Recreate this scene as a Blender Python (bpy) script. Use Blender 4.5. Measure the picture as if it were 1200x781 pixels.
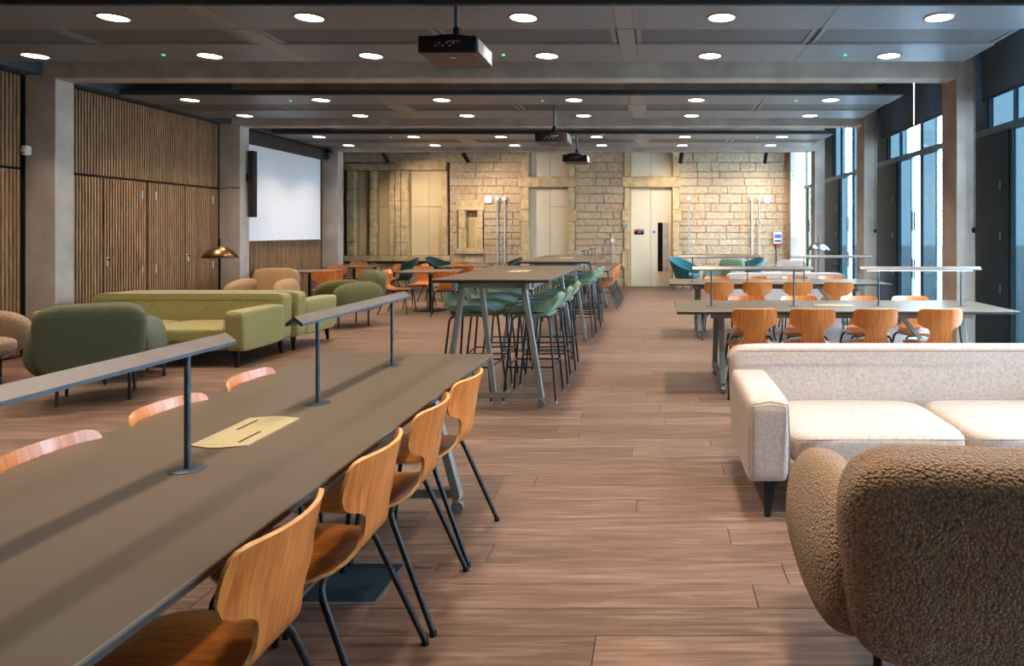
import bpy, bmesh, math, random
from mathutils import Vector, Matrix
random.seed(7)
PI = math.pi
for o in list(bpy.data.objects): bpy.data.objects.remove(o)
S = bpy.context.scene
COL = S.collection
def lin(h):
    h = h.lstrip('#'); r = []
    for i in (0, 2, 4):
        c = int(h[i:i+2], 16)/255
        r.append(c/12.92 if c <= .04045 else ((c+.055)/1.055)**2.4)
    return (r[0], r[1], r[2], 1)

# ------------------------------------------------------------------ camera, sky, exposure
cam_d = bpy.data.cameras.new('camera'); cam = bpy.data.objects.new('camera', cam_d); COL.objects.link(cam)
cam_d.sensor_fit = 'HORIZONTAL'; cam_d.sensor_width = 36; cam_d.lens = 24
cam_d.shift_x = -168/1200; cam_d.shift_y = -117.5/1200
cam_d.clip_start = .05; cam_d.clip_end = 300
cam.location = (0, 0, 1.45); cam.rotation_euler = (PI/2, 0, 0)
S.camera = cam
SKY_COL = (.60, .79, 1.0); SKY_POWER = 31.0
w = bpy.data.worlds.new('sky'); S.world = w; w.use_nodes = True
bgn = w.node_tree.nodes['Background']; bgn.inputs[0].default_value = (*SKY_COL, 1); bgn.inputs[1].default_value = SKY_POWER
S.view_settings.view_transform = 'Standard'; S.view_settings.look = 'None'
S.view_settings.gamma = 1; S.view_settings.use_curve_mapping = False
S.view_settings.exposure = 0.08
DOWN_W = 18.0; DOWN_COL = (1, .80, .62)

# ------------------------------------------------------------------ materials
def new_mat(name):
    m = bpy.data.materials.new(name); m.use_nodes = True
    nt = m.node_tree; return m, nt, nt.nodes['Principled BSDF']
def N(nt, t, **kw):
    n = nt.nodes.new(t)
    for k, v in kw.items(): setattr(n, k, v)
    return n
def ramp(nt, stops):
    r = N(nt, 'ShaderNodeValToRGB'); e = r.color_ramp.elements
    while len(e) < len(stops): e.new(.5)
    for i, (p, c) in enumerate(stops): e[i].position = p; e[i].color = c
    return r
def plain(name, col, rough=.5, metal=0, spec=.5, emit=None, es=0, noise=.06, nscale=8, bump=0, bscale=200):
    m, nt, b = new_mat(name); c = lin(col) if isinstance(col, str) else (*col, 1)
    tc = N(nt, 'ShaderNodeTexCoord')
    nz = N(nt, 'ShaderNodeTexNoise'); nz.inputs['Scale'].default_value = nscale; nz.inputs['Detail'].default_value = 4
    nt.links.new(tc.outputs['Object'], nz.inputs['Vector'])
    lo = tuple(max(0, x*(1-noise*2.2)) for x in c[:3]) + (1,); hi = tuple(min(1, x*(1+noise*2.2)) for x in c[:3]) + (1,)
    r = ramp(nt, [(.3, lo), (.7, hi)]); nt.links.new(nz.outputs['Fac'], r.inputs['Fac'])
    nt.links.new(r.outputs['Color'], b.inputs['Base Color'])
    b.inputs['Roughness'].default_value = rough; b.inputs['Metallic'].default_value = metal
    b.inputs['Specular IOR Level'].default_value = spec
    if emit:
        b.inputs['Emission Color'].default_value = lin(emit) if isinstance(emit, str) else (*emit, 1)
        b.inputs['Emission Strength'].default_value = es
    if bump:
        n2 = N(nt, 'ShaderNodeTexNoise'); n2.inputs['Scale'].default_value = bscale; n2.inputs['Detail'].default_value = 3
        nt.links.new(tc.outputs['Object'], n2.inputs['Vector'])
        bp = N(nt, 'ShaderNodeBump'); bp.inputs['Strength'].default_value = bump; bp.inputs['Distance'].default_value = .004
        nt.links.new(n2.outputs['Fac'], bp.inputs['Height']); nt.links.new(bp.outputs['Normal'], b.inputs['Normal'])
    return m
def fabric(name, col, boucle=False, scale=420, var=.16):
    m, nt, b = new_mat(name); c = lin(col)
    tc = N(nt, 'ShaderNodeTexCoord')
    v = N(nt, 'ShaderNodeTexVoronoi' if boucle else 'ShaderNodeTexNoise'); v.inputs['Scale'].default_value = scale
    nt.links.new(tc.outputs['Object'], v.inputs['Vector'])
    out = v.outputs['Distance'] if boucle else v.outputs['Fac']
    n2 = N(nt, 'ShaderNodeTexNoise'); n2.inputs['Scale'].default_value = 60 if not boucle else 40; n2.inputs['Detail'].default_value = 5
    nt.links.new(tc.outputs['Object'], n2.inputs['Vector'])
    mx = N(nt, 'ShaderNodeMath', operation='ADD'); nt.links.new(out, mx.inputs[0])
    n2s = N(nt, 'ShaderNodeMath', operation='MULTIPLY_ADD'); nt.links.new(n2.outputs['Fac'], n2s.inputs[0]); n2s.inputs[1].default_value = .35 if boucle else 1; n2s.inputs[2].default_value = .3 if boucle else 0
    nt.links.new(n2s.outputs[0], mx.inputs[1])
    h = N(nt, 'ShaderNodeMath', operation='MULTIPLY'); nt.links.new(mx.outputs[0], h.inputs[0]); h.inputs[1].default_value = .5
    lo = tuple(x*(1-var*1.6) for x in c[:3]) + (1,); hi = tuple(min(1, x*(1+var*1.6)) for x in c[:3]) + (1,)
    r = ramp(nt, [(.28, hi), (.72, lo)] if boucle else [(.35, lo), (.65, hi)])
    nt.links.new(h.outputs[0], r.inputs['Fac']); nt.links.new(r.outputs['Color'], b.inputs['Base Color'])
    b.inputs['Roughness'].default_value = .95; b.inputs['Specular IOR Level'].default_value = .12
    b.inputs['Sheen Weight'].default_value = .25; b.inputs['Sheen Roughness'].default_value = .5
    bp = N(nt, 'ShaderNodeBump'); bp.inputs['Strength'].default_value = .9 if boucle else .35
    bp.inputs['Distance'].default_value = .012 if boucle else .002; bp.invert = boucle
    nt.links.new(mx.outputs[0], bp.inputs['Height']); nt.links.new(bp.outputs['Normal'], b.inputs['Normal'])
    return m
def wood(name, dark, light, stretch=(9, 1.2, 1.2), rough=.4, scale=9, ring=True, coat=0, rnd=.12):
    m, nt, b = new_mat(name)
    tc = N(nt, 'ShaderNodeTexCoord'); mp = N(nt, 'ShaderNodeMapping'); mp.inputs['Scale'].default_value = stretch
    oi = N(nt, 'ShaderNodeObjectInfo')
    nt.links.new(tc.outputs['Object'], mp.inputs['Vector'])
    vm = N(nt, 'ShaderNodeVectorMath', operation='ADD'); nt.links.new(mp.outputs[0], vm.inputs[0])
    sc = N(nt, 'ShaderNodeMath', operation='MULTIPLY'); nt.links.new(oi.outputs['Random'], sc.inputs[0]); sc.inputs[1].default_value = 37
    nt.links.new(sc.outputs[0], vm.inputs[1])
    nz = N(nt, 'ShaderNodeTexNoise'); nz.inputs['Scale'].default_value = scale; nz.inputs['Detail'].default_value = 6; nz.inputs['Distortion'].default_value = .6
    nt.links.new(vm.outputs[0], nz.inputs['Vector'])
    r = ramp(nt, [(.3, lin(dark)), (.52, tuple((a+c)/2 for a, c in zip(lin(dark), lin(light)))), (.72, lin(light))])
    nt.links.new(nz.outputs['Fac'], r.inputs['Fac'])
    hs = N(nt, 'ShaderNodeHueSaturation'); nt.links.new(r.outputs['Color'], hs.inputs['Color'])
    mr = N(nt, 'ShaderNodeMapRange'); mr.inputs['To Min'].default_value = 1-rnd; mr.inputs['To Max'].default_value = 1+rnd
    nt.links.new(oi.outputs['Random'], mr.inputs['Value']); nt.links.new(mr.outputs[0], hs.inputs['Value'])
    nt.links.new(hs.outputs['Color'], b.inputs['Base Color'])
    b.inputs['Roughness'].default_value = rough; b.inputs['Coat Weight'].default_value = coat; b.inputs['Coat Roughness'].default_value = .25
    return m
def floor_mat():
    m, nt, b = new_mat('oak_floor')
    ge = N(nt, 'ShaderNodeNewGeometry'); at = N(nt, 'ShaderNodeAttribute', attribute_name='tint')
    sep = N(nt, 'ShaderNodeSeparateColor'); nt.links.new(at.outputs['Color'], sep.inputs[0])
    mp = N(nt, 'ShaderNodeMapping'); mp.inputs['Scale'].default_value = (.9, 14, 1)
    nt.links.new(ge.outputs['Position'], mp.inputs['Vector'])
    sc = N(nt, 'ShaderNodeVectorMath', operation='SCALE'); nt.links.new(at.outputs['Color'], sc.inputs[0]); sc.inputs['Scale'].default_value = 60
    ad = N(nt, 'ShaderNodeVectorMath', operation='ADD'); nt.links.new(mp.outputs[0], ad.inputs[0]); nt.links.new(sc.outputs[0], ad.inputs[1])
    nz = N(nt, 'ShaderNodeTexNoise'); nz.inputs['Scale'].default_value = 3.0; nz.inputs['Detail'].default_value = 7; nz.inputs['Roughness'].default_value = .55; nz.inputs['Distortion'].default_value = .9
    nt.links.new(ad.outputs[0], nz.inputs['Vector'])
    r = ramp(nt, [(.28, lin('#524136')), (.5, lin('#70584a')), (.72, lin('#8d7767'))])
    nt.links.new(nz.outputs['Fac'], r.inputs['Fac'])
    hs = N(nt, 'ShaderNodeHueSaturation'); nt.links.new(r.outputs['Color'], hs.inputs['Color'])
    mr = N(nt, 'ShaderNodeMapRange'); mr.inputs['To Min'].default_value = .8; mr.inputs['To Max'].default_value = 1.16
    nt.links.new(sep.outputs[0], mr.inputs['Value']); nt.links.new(mr.outputs[0], hs.inputs['Value'])
    nt.links.new(hs.outputs['Color'], b.inputs['Base Color'])
    rr = N(nt, 'ShaderNodeMapRange'); rr.inputs['To Min'].default_value = .36; rr.inputs['To Max'].default_value = .52
    nt.links.new(nz.outputs['Fac'], rr.inputs['Value']); nt.links.new(rr.outputs[0], b.inputs['Roughness'])
    b.inputs['Specular IOR Level'].default_value = .45
    bp = N(nt, 'ShaderNodeBump'); bp.inputs['Strength'].default_value = .12; bp.inputs['Distance'].default_value = .003
    nt.links.new(nz.outputs['Fac'], bp.inputs['Height']); nt.links.new(bp.outputs['Normal'], b.inputs['Normal'])
    return m
def stone_mat():
    m, nt, b = new_mat('sandstone')
    tc = N(nt, 'ShaderNodeNewGeometry'); oi = N(nt, 'ShaderNodeObjectInfo')
    n1 = N(nt, 'ShaderNodeTexNoise'); n1.inputs['Scale'].default_value = 11; n1.inputs['Detail'].default_value = 9; n1.inputs['Roughness'].default_value = .78
    nt.links.new(tc.outputs['Position'], n1.inputs['Vector'])
    r = ramp(nt, [(.32, lin('#7f6650')), (.48, lin('#c4aa88')), (.7, lin('#ece0cb'))]); nt.links.new(n1.outputs['Fac'], r.inputs['Fac'])
    r2 = ramp(nt, [(0, lin('#cfa679')), (.25, lin('#cdb898')), (.5, lin('#d8c4a0')), (.75, lin('#bfa486')), (1, lin('#dfbf92'))]); nt.links.new(oi.outputs['Random'], r2.inputs['Fac'])
    mx = N(nt, 'ShaderNodeMix', data_type='RGBA'); mx.inputs['Factor'].default_value = .38
    nt.links.new(r.outputs['Color'], mx.inputs['A']); nt.links.new(r2.outputs['Color'], mx.inputs['B'])
    nt.links.new(mx.outputs['Result'], b.inputs['Base Color']); b.inputs['Roughness'].default_value = .92; b.inputs['Specular IOR Level'].default_value = .2
    bp = N(nt, 'ShaderNodeBump'); bp.inputs['Strength'].default_value = 1; bp.inputs['Distance'].default_value = .05
    nt.links.new(n1.outputs['Fac'], bp.inputs['Height']); nt.links.new(bp.outputs['Normal'], b.inputs['Normal'])
    return m
def glass_mat(name, tint, gloss=.1):
    m, nt, b = new_mat(name); nt.nodes.remove(b)
    out = nt.nodes['Material Output']
    t = N(nt, 'ShaderNodeBsdfTransparent'); t.inputs[0].default_value = (*tint, 1)
    g = N(nt, 'ShaderNodeBsdfGlossy'); g.inputs['Roughness'].default_value = .04
    mx = N(nt, 'ShaderNodeMixShader'); mx.inputs[0].default_value = gloss
    nt.links.new(t.outputs[0], mx.inputs[1]); nt.links.new(g.outputs[0], mx.inputs[2]); nt.links.new(mx.outputs[0], out.inputs[0])
    return m
def translucent(name, col, f):
    m, nt, b = new_mat(name); b.inputs['Base Color'].default_value = lin(col); b.inputs['Roughness'].default_value = .9
    t = N(nt, 'ShaderNodeBsdfTranslucent'); t.inputs[0].default_value = lin(col)
    mx = N(nt, 'ShaderNodeMixShader'); mx.inputs[0].default_value = f
    nt.links.new(b.outputs[0], mx.inputs[1]); nt.links.new(t.outputs[0], mx.inputs[2]); nt.links.new(mx.outputs[0], nt.nodes['Material Output'].inputs[0])
    return m
M = {}
M['floor'] = floor_mat(); M['stone'] = stone_mat()
M['mortar'] = plain('mortar', '#a8916e', .95, noise=.15, nscale=30, bump=.5, bscale=60)
M['dressed'] = plain('dressed_stone', '#c4ab80', .9, noise=.12, nscale=6, bump=.4, bscale=40)
M['concrete'] = plain('concrete', '#a79b8e', .8, noise=.09, nscale=2.5, bump=.15, bscale=60)
M['slab'] = plain('painted_slab', '#26292b', .9)
M['duct'] = plain('dark_services', '#1c1f22', .6)
M['panel'] = plain('metal_ceiling_panel', '#73787d', .42, .35, .4, noise=.03)
M['panel_mid'] = plain('perforated_ceiling_panel', '#56585a', .55, .2, noise=.05, nscale=200)
M['band'] = plain('ceiling_band', '#7f7d79', .4, .3, noise=.03)
M['raft'] = plain('raft_edge', '#2e3133', .5)
M['bulk'] = plain('bulkhead_paint', '#3c4a55', .7)
M['slat'] = wood('slat_wood', '#6b4d32', '#a37c52', (1.5, 10, .6), .6, 6, rnd=.16)
M['black'] = plain('black_backing', '#0c0b0a', .9)
M['plaster'] = plain('plaster', '#b3a89c', .85)
M['ply'] = wood('plywood', '#a4521a', '#d9863a', (16, 1.6, 1.0), .33, 5, coat=.35, rnd=.1)
M['plyedge'] = wood('plywood_edge', '#b5793e', '#dfae70', (3, 3, 60), .5, 6)
M['steel_black'] = plain('black_steel', '#121519', .38, .3)
M['lino'] = plain('tabletop_linoleum', '#5d5346', .42, 0, .45, noise=.025, nscale=3)
M['edge'] = plain('table_edge', '#2a2620', .5)
M['legmetal'] = plain('sage_grey_metal', '#7b8078', .42, .3)
M['chrome'] = plain('chrome', '#c9ccd0', .2, 1)
M['wheel'] = plain('castor_wheel', '#7d8286', .35, .6)
M['lampshade'] = plain('reading_lamp_shade', '#6d655f', .4, .2)
M['lampstem'] = plain('lamp_stem', '#3b4850', .4, .4)
M['led'] = plain('led_strip', '#ffffff', emit='#e8f2ff', es=6)
M['down'] = plain('downlight_diffuser', '#ffffff', emit=(1, .86, .68), es=9)
M['rim'] = plain('downlight_rim', '#57544f', .35, .5)
M['green_led'] = plain('green_indicator', '#20ff80', emit=(.05, 1, .35), es=1.5)
M['plate'] = plain('socket_plate', '#a99d78', .45, noise=.02)
M['plate_line'] = plain('plate_outline', '#8a7f62', .6)
M['void'] = plain('slot_black', '#050505', .7)
M['olive'] = fabric('olive_sofa_wool', '#88814e', scale=260)
M['olive_seam'] = fabric('olive_piping', '#68683c', scale=260)
M['beige'] = fabric('oatmeal_sofa_wool', '#bbaea3', scale=260)
M['beige_seam'] = fabric('oatmeal_piping', '#8d8172', scale=260)
M['b_green'] = fabric('moss_boucle', '#4d5232', True, 150)
M['b_olive'] = fabric('olive_boucle', '#5f5f30', True, 150)
M['b_beige'] = fabric('camel_boucle', '#937a60', True, 115, .24)
M['b_peach'] = fabric('peach_boucle', '#bb9568', True, 150)
M['b_sage'] = fabric('sage_boucle', '#6d8a74', True, 150)
M['b_cream'] = fabric('cream_boucle', '#b9aca0', True, 150)
M['stool'] = fabric('sage_stool_wool', '#61785c', scale=300)
M['teal'] = fabric('teal_shell_wool', '#2b6572', scale=300)
M['teal_dark'] = fabric('dark_teal_shell_wool', '#1d3a38', scale=300)
M['screen'] = plain('projection_screen', '#dcdfe2', .8, noise=.01)
M['cassette'] = plain('screen_cassette', '#2c2622', .6)
M['white'] = plain('white_plastic', '#e6e4df', .4, noise=.02)
M['grey_plastic'] = plain('grey_plastic', '#8e9092', .45)
M['steel'] = plain('brushed_steel', '#b4b6b6', .35, .9)
M['galv'] = plain('galvanised_pipe', '#b9b8b2', .4, .6)
M['pole'] = plain('projector_pole', '#5f7078', .4, .5)
M['doorpaint'] = plain('cream_door_paint', '#e3d5b8', .5, noise=.02, nscale=2)
M['infill'] = plain('infill_board', '#d6c296', .6, noise=.03, nscale=2)
M['winframe'] = plain('window_frame_paint', '#54707f', .4, .3)
M['dark_panel'] = plain('dark_metal_panel', '#18303c', .5, 0, .3)
M['blind'] = translucent('blind_fabric', '#5b6d79', .22)
M['blind_bar'] = plain('blind_bar', '#22282c', .5)
M['clear'] = glass_mat('clear_glass', (.92, .96, .98), .07)
M['tinted'] = glass_mat('blue_glass', (.112, .142, .152), .08)
M['bronze'] = plain('bronze_dome', '#6a5232', .3, .9)
M['silver'] = plain('silver_dome', '#8b8f94', .28, .9)
M['proj'] = plain('projector_black', '#0b0b0c', .5, spec=.3)
M['proj_under'] = plain('projector_underside', '#4a3a30', .5)
M['proj_vent'] = plain('projector_vent', '#5e584c', .5)
M['red'] = plain('red_plastic', '#c0261c', .4)
M['blue'] = plain('blue_sign', '#1d5fb8', .4)
M['greensign'] = plain('green_sign', '#0d7a4c', .5)
M['paving'] = plain('outside_paving', '#b9bab8', .9)
M['glassdark'] = plain('dark_vision_glass', '#0d1012', .08)

# ------------------------------------------------------------------ geometry helpers
class MB:
    def __init__(s): s.v = []; s.f = []; s.sm = []; s.mi = []
    def add(s, vs, fs, smooth=False, mi=0, T=None):
        o = len(s.v)
        s.v += [tuple(T @ Vector(p)) if T else tuple(p) for p in vs]
        for f in fs: s.f.append([i+o for i in f]); s.sm.append(smooth); s.mi.append(mi)
        return s
    def box(s, x0, x1, y0, y1, z0, z1, mi=0, T=None):
        v = [(x0,y0,z0),(x1,y0,z0),(x1,y1,z0),(x0,y1,z0),(x0,y0,z1),(x1,y0,z1),(x1,y1,z1),(x0,y1,z1)]
        return s.add(v, [(0,3,2,1),(4,5,6,7),(0,1,5,4),(1,2,6,5),(2,3,7,6),(3,0,4,7)], False, mi, T)
    def cbox(s, x0, x1, y0, y1, z0, z1, c=.004, mi=0, T=None):
        c = min(c, (x1-x0)*.45, (y1-y0)*.45, (z1-z0)*.45)
        bm = bmesh.new(); r = bmesh.ops.create_cube(bm, size=1)
        for v in bm.verts: v.co = Vector(((x0+x1)/2+v.co.x*(x1-x0), (y0+y1)/2+v.co.y*(y1-y0), (z0+z1)/2+v.co.z*(z1-z0)))
        bmesh.ops.bevel(bm, geom=list(bm.edges), offset=c, segments=1, affect='EDGES', profile=.5)
        bm.verts.ensure_lookup_table(); bm.verts.index_update()
        s.add([v.co[:] for v in bm.verts], [[v.index for v in f.verts] for f in bm.faces], False, mi, T); bm.free()
        return s
    def cyl(s, p0, p1, r0, r1=None, n=10, caps=True, mi=0):
        return s.tube([p0, p1], [r0, r0 if r1 is None else r1], n, caps, mi)
    def tube(s, pts, r, n=8, caps=True, mi=0):
        P = [Vector(p) for p in pts]; R = r if isinstance(r, (list, tuple)) else [r]*len(P)
        vs = []; up = None
        for i, p in enumerate(P):
            d = ((P[i+1]-p).normalized() if i < len(P)-1 else Vector()) + ((p-P[i-1]).normalized() if i else Vector())
            d.normalize()
            if up is None: up = Vector((0,0,1)) if abs(d.z) < .9 else Vector((1,0,0))
            a = d.cross(up).normalized(); b_ = a.cross(d).normalized(); up = b_
            for k in range(n):
                t = 2*PI*k/n; vs.append(tuple(p + (a*math.cos(t)+b_*math.sin(t))*R[i]))
        fs = [(i*n+k, i*n+(k+1)%n, (i+1)*n+(k+1)%n, (i+1)*n+k) for i in range(len(P)-1) for k in range(n)]
        s.add(vs, fs, True, mi)
        if caps:
            s.add(vs[:n], [tuple(range(n))[::-1]], False, mi); s.add(vs[-n:], [tuple(range(n))], False, mi)
        return s
    def lathe(s, prof, n=24, c=(0,0,0), mi=0, smooth=True):
        vs = [(c[0]+r*math.cos(2*PI*k/n), c[1]+r*math.sin(2*PI*k/n), c[2]+z) for r, z in prof for k in range(n)]
        fs = [(i*n+k, i*n+(k+1)%n, (i+1)*n+(k+1)%n, (i+1)*n+k) for i in range(len(prof)-1) for k in range(n)]
        return s.add(vs, fs, smooth, mi)
    def prism(s, poly, z0, z1, mi=0, T=None):
        n = len(poly)
        vs = [(x, y, z0) for x, y in poly]+[(x, y, z1) for x, y in poly]
        fs = [tuple(range(n))[::-1], tuple(range(n, 2*n))]+[(i, (i+1)%n, n+(i+1)%n, n+i) for i in range(n)]
        return s.add(vs, fs, False, mi, T)
    def pillow(s, c, h, n=5, res=12, warp=None, mi=0, T=None):
        idx = {}; vs = []; fs = []
        def pt(p):
            k = tuple(round(q, 5) for q in p)
            if k not in idx:
                L = sum(abs(q)**n for q in p)**(1/n); q = Vector(p)/L
                if warp: q = Vector(warp(q))
                idx[k] = len(vs); vs.append((c[0]+q[0]*h[0], c[1]+q[1]*h[1], c[2]+q[2]*h[2]))
            return idx[k]
        g = [math.sin((2*i/res-1)*PI/2*.0)+(2*i/res-1) for i in range(res+1)]
        g = [math.copysign(1-(1-abs(t))**1.35, t) for t in g]
        for ax in range(3):
            for sg in (-1, 1):
                for i in range(res):
                    for j in range(res):
                        q = []
                        for (a, b_) in ((i,j),(i+1,j),(i+1,j+1),(i,j+1)):
                            p = [0,0,0]; p[ax] = sg; p[(ax+1)%3] = g[a]; p[(ax+2)%3] = g[b_]; q.append(pt(p))
                        fs.append(q if sg > 0 else q[::-1])
        return s.add(vs, fs, True, mi, T)
    def sheet(s, rows, thick, mi=0, mi_edge=None):
        """rows: grid of points (list of rows); gives it thickness along its normals"""
        R = len(rows); C_ = len(rows[0]); P = [[Vector(p) for p in r] for r in rows]
        def nrm(i, j):
            a = P[min(i+1, R-1)][j]-P[max(i-1, 0)][j]; b_ = P[i][min(j+1, C_-1)]-P[i][max(j-1, 0)]
            n = b_.cross(a); return n.normalized() if n.length > 1e-9 else Vector((0,0,1))
        top = [[P[i][j]+nrm(i, j)*thick/2 for j in range(C_)] for i in range(R)]
        bot = [[P[i][j]-nrm(i, j)*thick/2 for j in range(C_)] for i in range(R)]
        vs = [p[:] for r in top for p in r]+[p[:] for r in bot for p in r]; o = R*C_
        I = lambda i, j: i*C_+j
        s.add(vs, [(I(i,j), I(i,j+1), I(i+1,j+1), I(i+1,j)) for i in range(R-1) for j in range(C_-1)]
                + [(o+I(i,j), o+I(i+1,j), o+I(i+1,j+1), o+I(i,j+1)) for i in range(R-1) for j in range(C_-1)], True, mi)
        b_ = [I(0, j) for j in range(C_)]+[I(i, C_-1) for i in range(1, R)]+[I(R-1, j) for j in range(C_-2, -1, -1)]+[I(i, 0) for i in range(R-2, 0, -1)]
        loop = [vs[k] for k in b_]+[vs[k+o] for k in b_]; n = len(b_)
        s.add(loop, [(i, n+i, n+(i+1)%n, (i+1)%n) for i in range(n)], True, mi if mi_edge is None else mi_edge)
        return s
    def build(s, name, mats, parent=None, loc=None):
        me = bpy.data.meshes.new(name); me.from_pydata(s.v, [], s.f); me.update()
        for m in (mats if isinstance(mats, (list, tuple)) else [mats]): me.materials.append(m)
        me.polygons.foreach_set('use_smooth', s.sm); me.polygons.foreach_set('material_index', s.mi)
        o = bpy.data.objects.new(name, me); COL.objects.link(o)
        if parent: o.parent = parent
        if loc: o.location = loc
        return o
def inst(name, src, loc, parent=None, rot=None, scale=None):
    o = bpy.data.objects.new(name, src); COL.objects.link(o); o.location = loc
    if parent: o.parent = parent
    if rot: o.rotation_euler = rot
    if scale: o.scale = scale
    return o
def tag(o, label=None, cat=None, group=None, kind=None):
    if label: o['label'] = label
    if cat: o['category'] = cat
    if group: o['group'] = group
    if kind: o['kind'] = kind
    return o
def thing(name, label, cat, loc=(0,0,0), rz=0, group=None, kind=None):
    o = bpy.data.objects.new(name, None); COL.objects.link(o); o.location = loc; o.rotation_euler = (0,0,rz); o.empty_display_size = .1
    return tag(o, label, cat, group, kind)
def dup(root, loc, rz=0, label=None, group=None):
    kids = {}
    for o in list(COL.objects):
        if o.parent: kids.setdefault(o.parent, []).append(o)
    r = root.copy(); COL.objects.link(r); r.location = loc; r.rotation_euler = (0,0,rz)
    if label: r['label'] = label
    if group: r['group'] = group
    for ch in kids.get(root, []):
        c = ch.copy(); COL.objects.link(c); c.parent = r
        for g in kids.get(ch, []):
            d = g.copy(); COL.objects.link(d); d.parent = c
    return r
def struct(name, mb, mat, parent=None, label=None):
    o = mb.build(name, mat, parent)
    if not parent: o['kind'] = 'structure'
    if label: o['label'] = label
    return o
ORD = ['first', 'second', 'third', 'fourth', 'fifth', 'sixth', 'seventh', 'eighth']
COLY = [.88, 4.44, 8.0, 11.56, 15.12]; XL, XR = -7.39, 4.0; YB = 18.2

# ================================================================== FLOOR
fl = struct('floor', MB().box(-8.7, 4.15, -3.2, YB+.3, -.12, -.012), plain('floor_joint', '#2a1c15', .8), label='brown oak plank floor')
PW = .18
def plank_data(x0, x1, y0, y1, mb, tints):
    g = .0014; t = random.random()
    vs = [(x0+g,y0+g,-.0002),(x1-g,y0+g,-.0002),(x1-g,y1-g,-.0002),(x0+g,y1-g,-.0002)]
    c = .0016
    top = [(x0+g+c,y0+g+c,0),(x1-g-c,y0+g+c,0),(x1-g-c,y1-g-c,0),(x0+g+c,y1-g-c,0)]
    mid = [(x,y,-.0016) for x,y,_ in vs]; low = [(x,y,-.013) for x,y,_ in vs]
    mb.add(top+mid+low, [(0,1,2,3)]+[(4+i,4+(i+1)%4,(i+1)%4,i) for i in range(4)]+[(8+i,8+(i+1)%4,4+(i+1)%4,4+i) for i in range(4)])
    tints += [(t, random.random(), random.random(), 1)]*12
def tint_attr(o, tints):
    a = o.data.color_attributes.new('tint', 'FLOAT_COLOR', 'POINT')
    a.data.foreach_set('color', [c for t in tints for c in t])
far = MB(); far_t = []
nrow = int((YB+3.0)/PW)+1
for r in range(nrow):
    y0 = -2.944+r*PW; y1 = min(y0+PW, YB); x0_ = XL-.08 if y0 < 15.3 else -8.55; x = x0_-.02-random.random()*1.9
    if y0 >= YB-.01: continue
    while x < 4.0:
        L = random.choice([1.5, 1.9, 1.9, 2.2]); a, b_ = max(x, x0_), min(x+L, 4.03)
        if b_-a > .02:
            if 1.3 < y0 < 6.9:
                m_ = MB(); t_ = []; plank_data(a, b_, y0, y1, m_, t_); o = m_.build('plank', M['floor'], fl); tint_attr(o, t_)
            else: plank_data(a, b_, y0, y1, far, far_t)
        x += L
o = far.build('distant_planks', M['floor'], fl); tint_attr(o, far_t); o['kind'] = 'stuff'

# ================================================================== CEILING
ceil = struct('ceiling', MB().box(-8.9, 4.15, -3.2, YB+.4, 4.0, 4.2), M['slab'], label='dark painted slab above the suspended metal rafts')
RAFTS = [(1.92, 3.72), (5.53, 7.33), (9.14, 10.95), (12.76, 14.62)]
RZ = 3.29; RX0, RX1 = -7.17, 3.32
LX = [-6.43, -4.62, -2.95, -1.125, .565, 2.42]
XS = [RX0, -5.45, -3.86, -3.66, -2.0, -.35, -.195, 1.49, RX1]
BAND = {2, 5}
for ri, (y0, y1) in enumerate(RAFTS):
    raft = MB().box(RX0, RX1, y0, y1, RZ+.018, RZ+.075).build('ceiling_raft', M['raft'], ceil)
    if ri < 1:
        MB().box(RX0, RX1, y0, y1, RZ, RZ+.0178).build('ceiling_panel', M['panel'], raft); continue
    ya, yb_ = y0+.62, y0+1.13
    for i in range(len(XS)-1):
        xa, xb = XS[i]+.002, XS[i+1]-.002
        if i in BAND:
            MB().cbox(xa, xb, y0, ya-.006, RZ-.001, RZ+.0178, .002).build('ceiling_band', M['band'], raft)
            MB().cbox(xa-(.05 if ri > 1 else 0), xb+(.05 if ri > 1 else 0), ya+.004, yb_-.004, RZ-.003, RZ+.0178, .002).build('ceiling_band', M['band'], raft)
            MB().cbox(xa, xb, yb_+.006, y1, RZ-.001, RZ+.0178, .002).build('ceiling_band', M['band'], raft)
            continue
        MB().cbox(xa, xb, y0, ya-.008, RZ, RZ+.0178, .002).build('ceiling_panel', M['panel'], raft)
        MB().cbox(xa, xb, yb_+.008, y1, RZ, RZ+.0178, .002).build('ceiling_panel', M['panel'], raft)
        p = MB().box(xa+.06, xb-.06, ya+.03, yb_-.03, RZ+.012, RZ+.0178).build('perforated_panel', M['panel_mid'], raft)
        fr = MB()
        fr.box(xa+.02, xb-.02, ya+.004, ya+.03, RZ+.004, RZ+.0178).box(xa+.02, xb-.02, yb_-.03, yb_-.004, RZ+.004, RZ+.0178)
        fr.box(xa+.02, xa+.06, ya+.03, yb_-.03, RZ+.004, RZ+.0178).box(xb-.06, xb-.02, ya+.03, yb_-.03, RZ+.004, RZ+.0178)
        fr.build('panel_frame', M['panel'], raft)
    for sx in (-5.08, -1.57, 1.96):
        sy = y0+(1.52 if ri == 1 else .36)
        MB().lathe([(0, RZ-.006), (.016, RZ-.006), (.018, RZ-.0005)], 10, (sx, sy, 0)).build('indicator_light', M['green_led'], raft)
dl_ring = dl_disc = None
row_name = {1: 'front', 2: 'middle', 3: 'rear'}
lamp_data = {}
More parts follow.
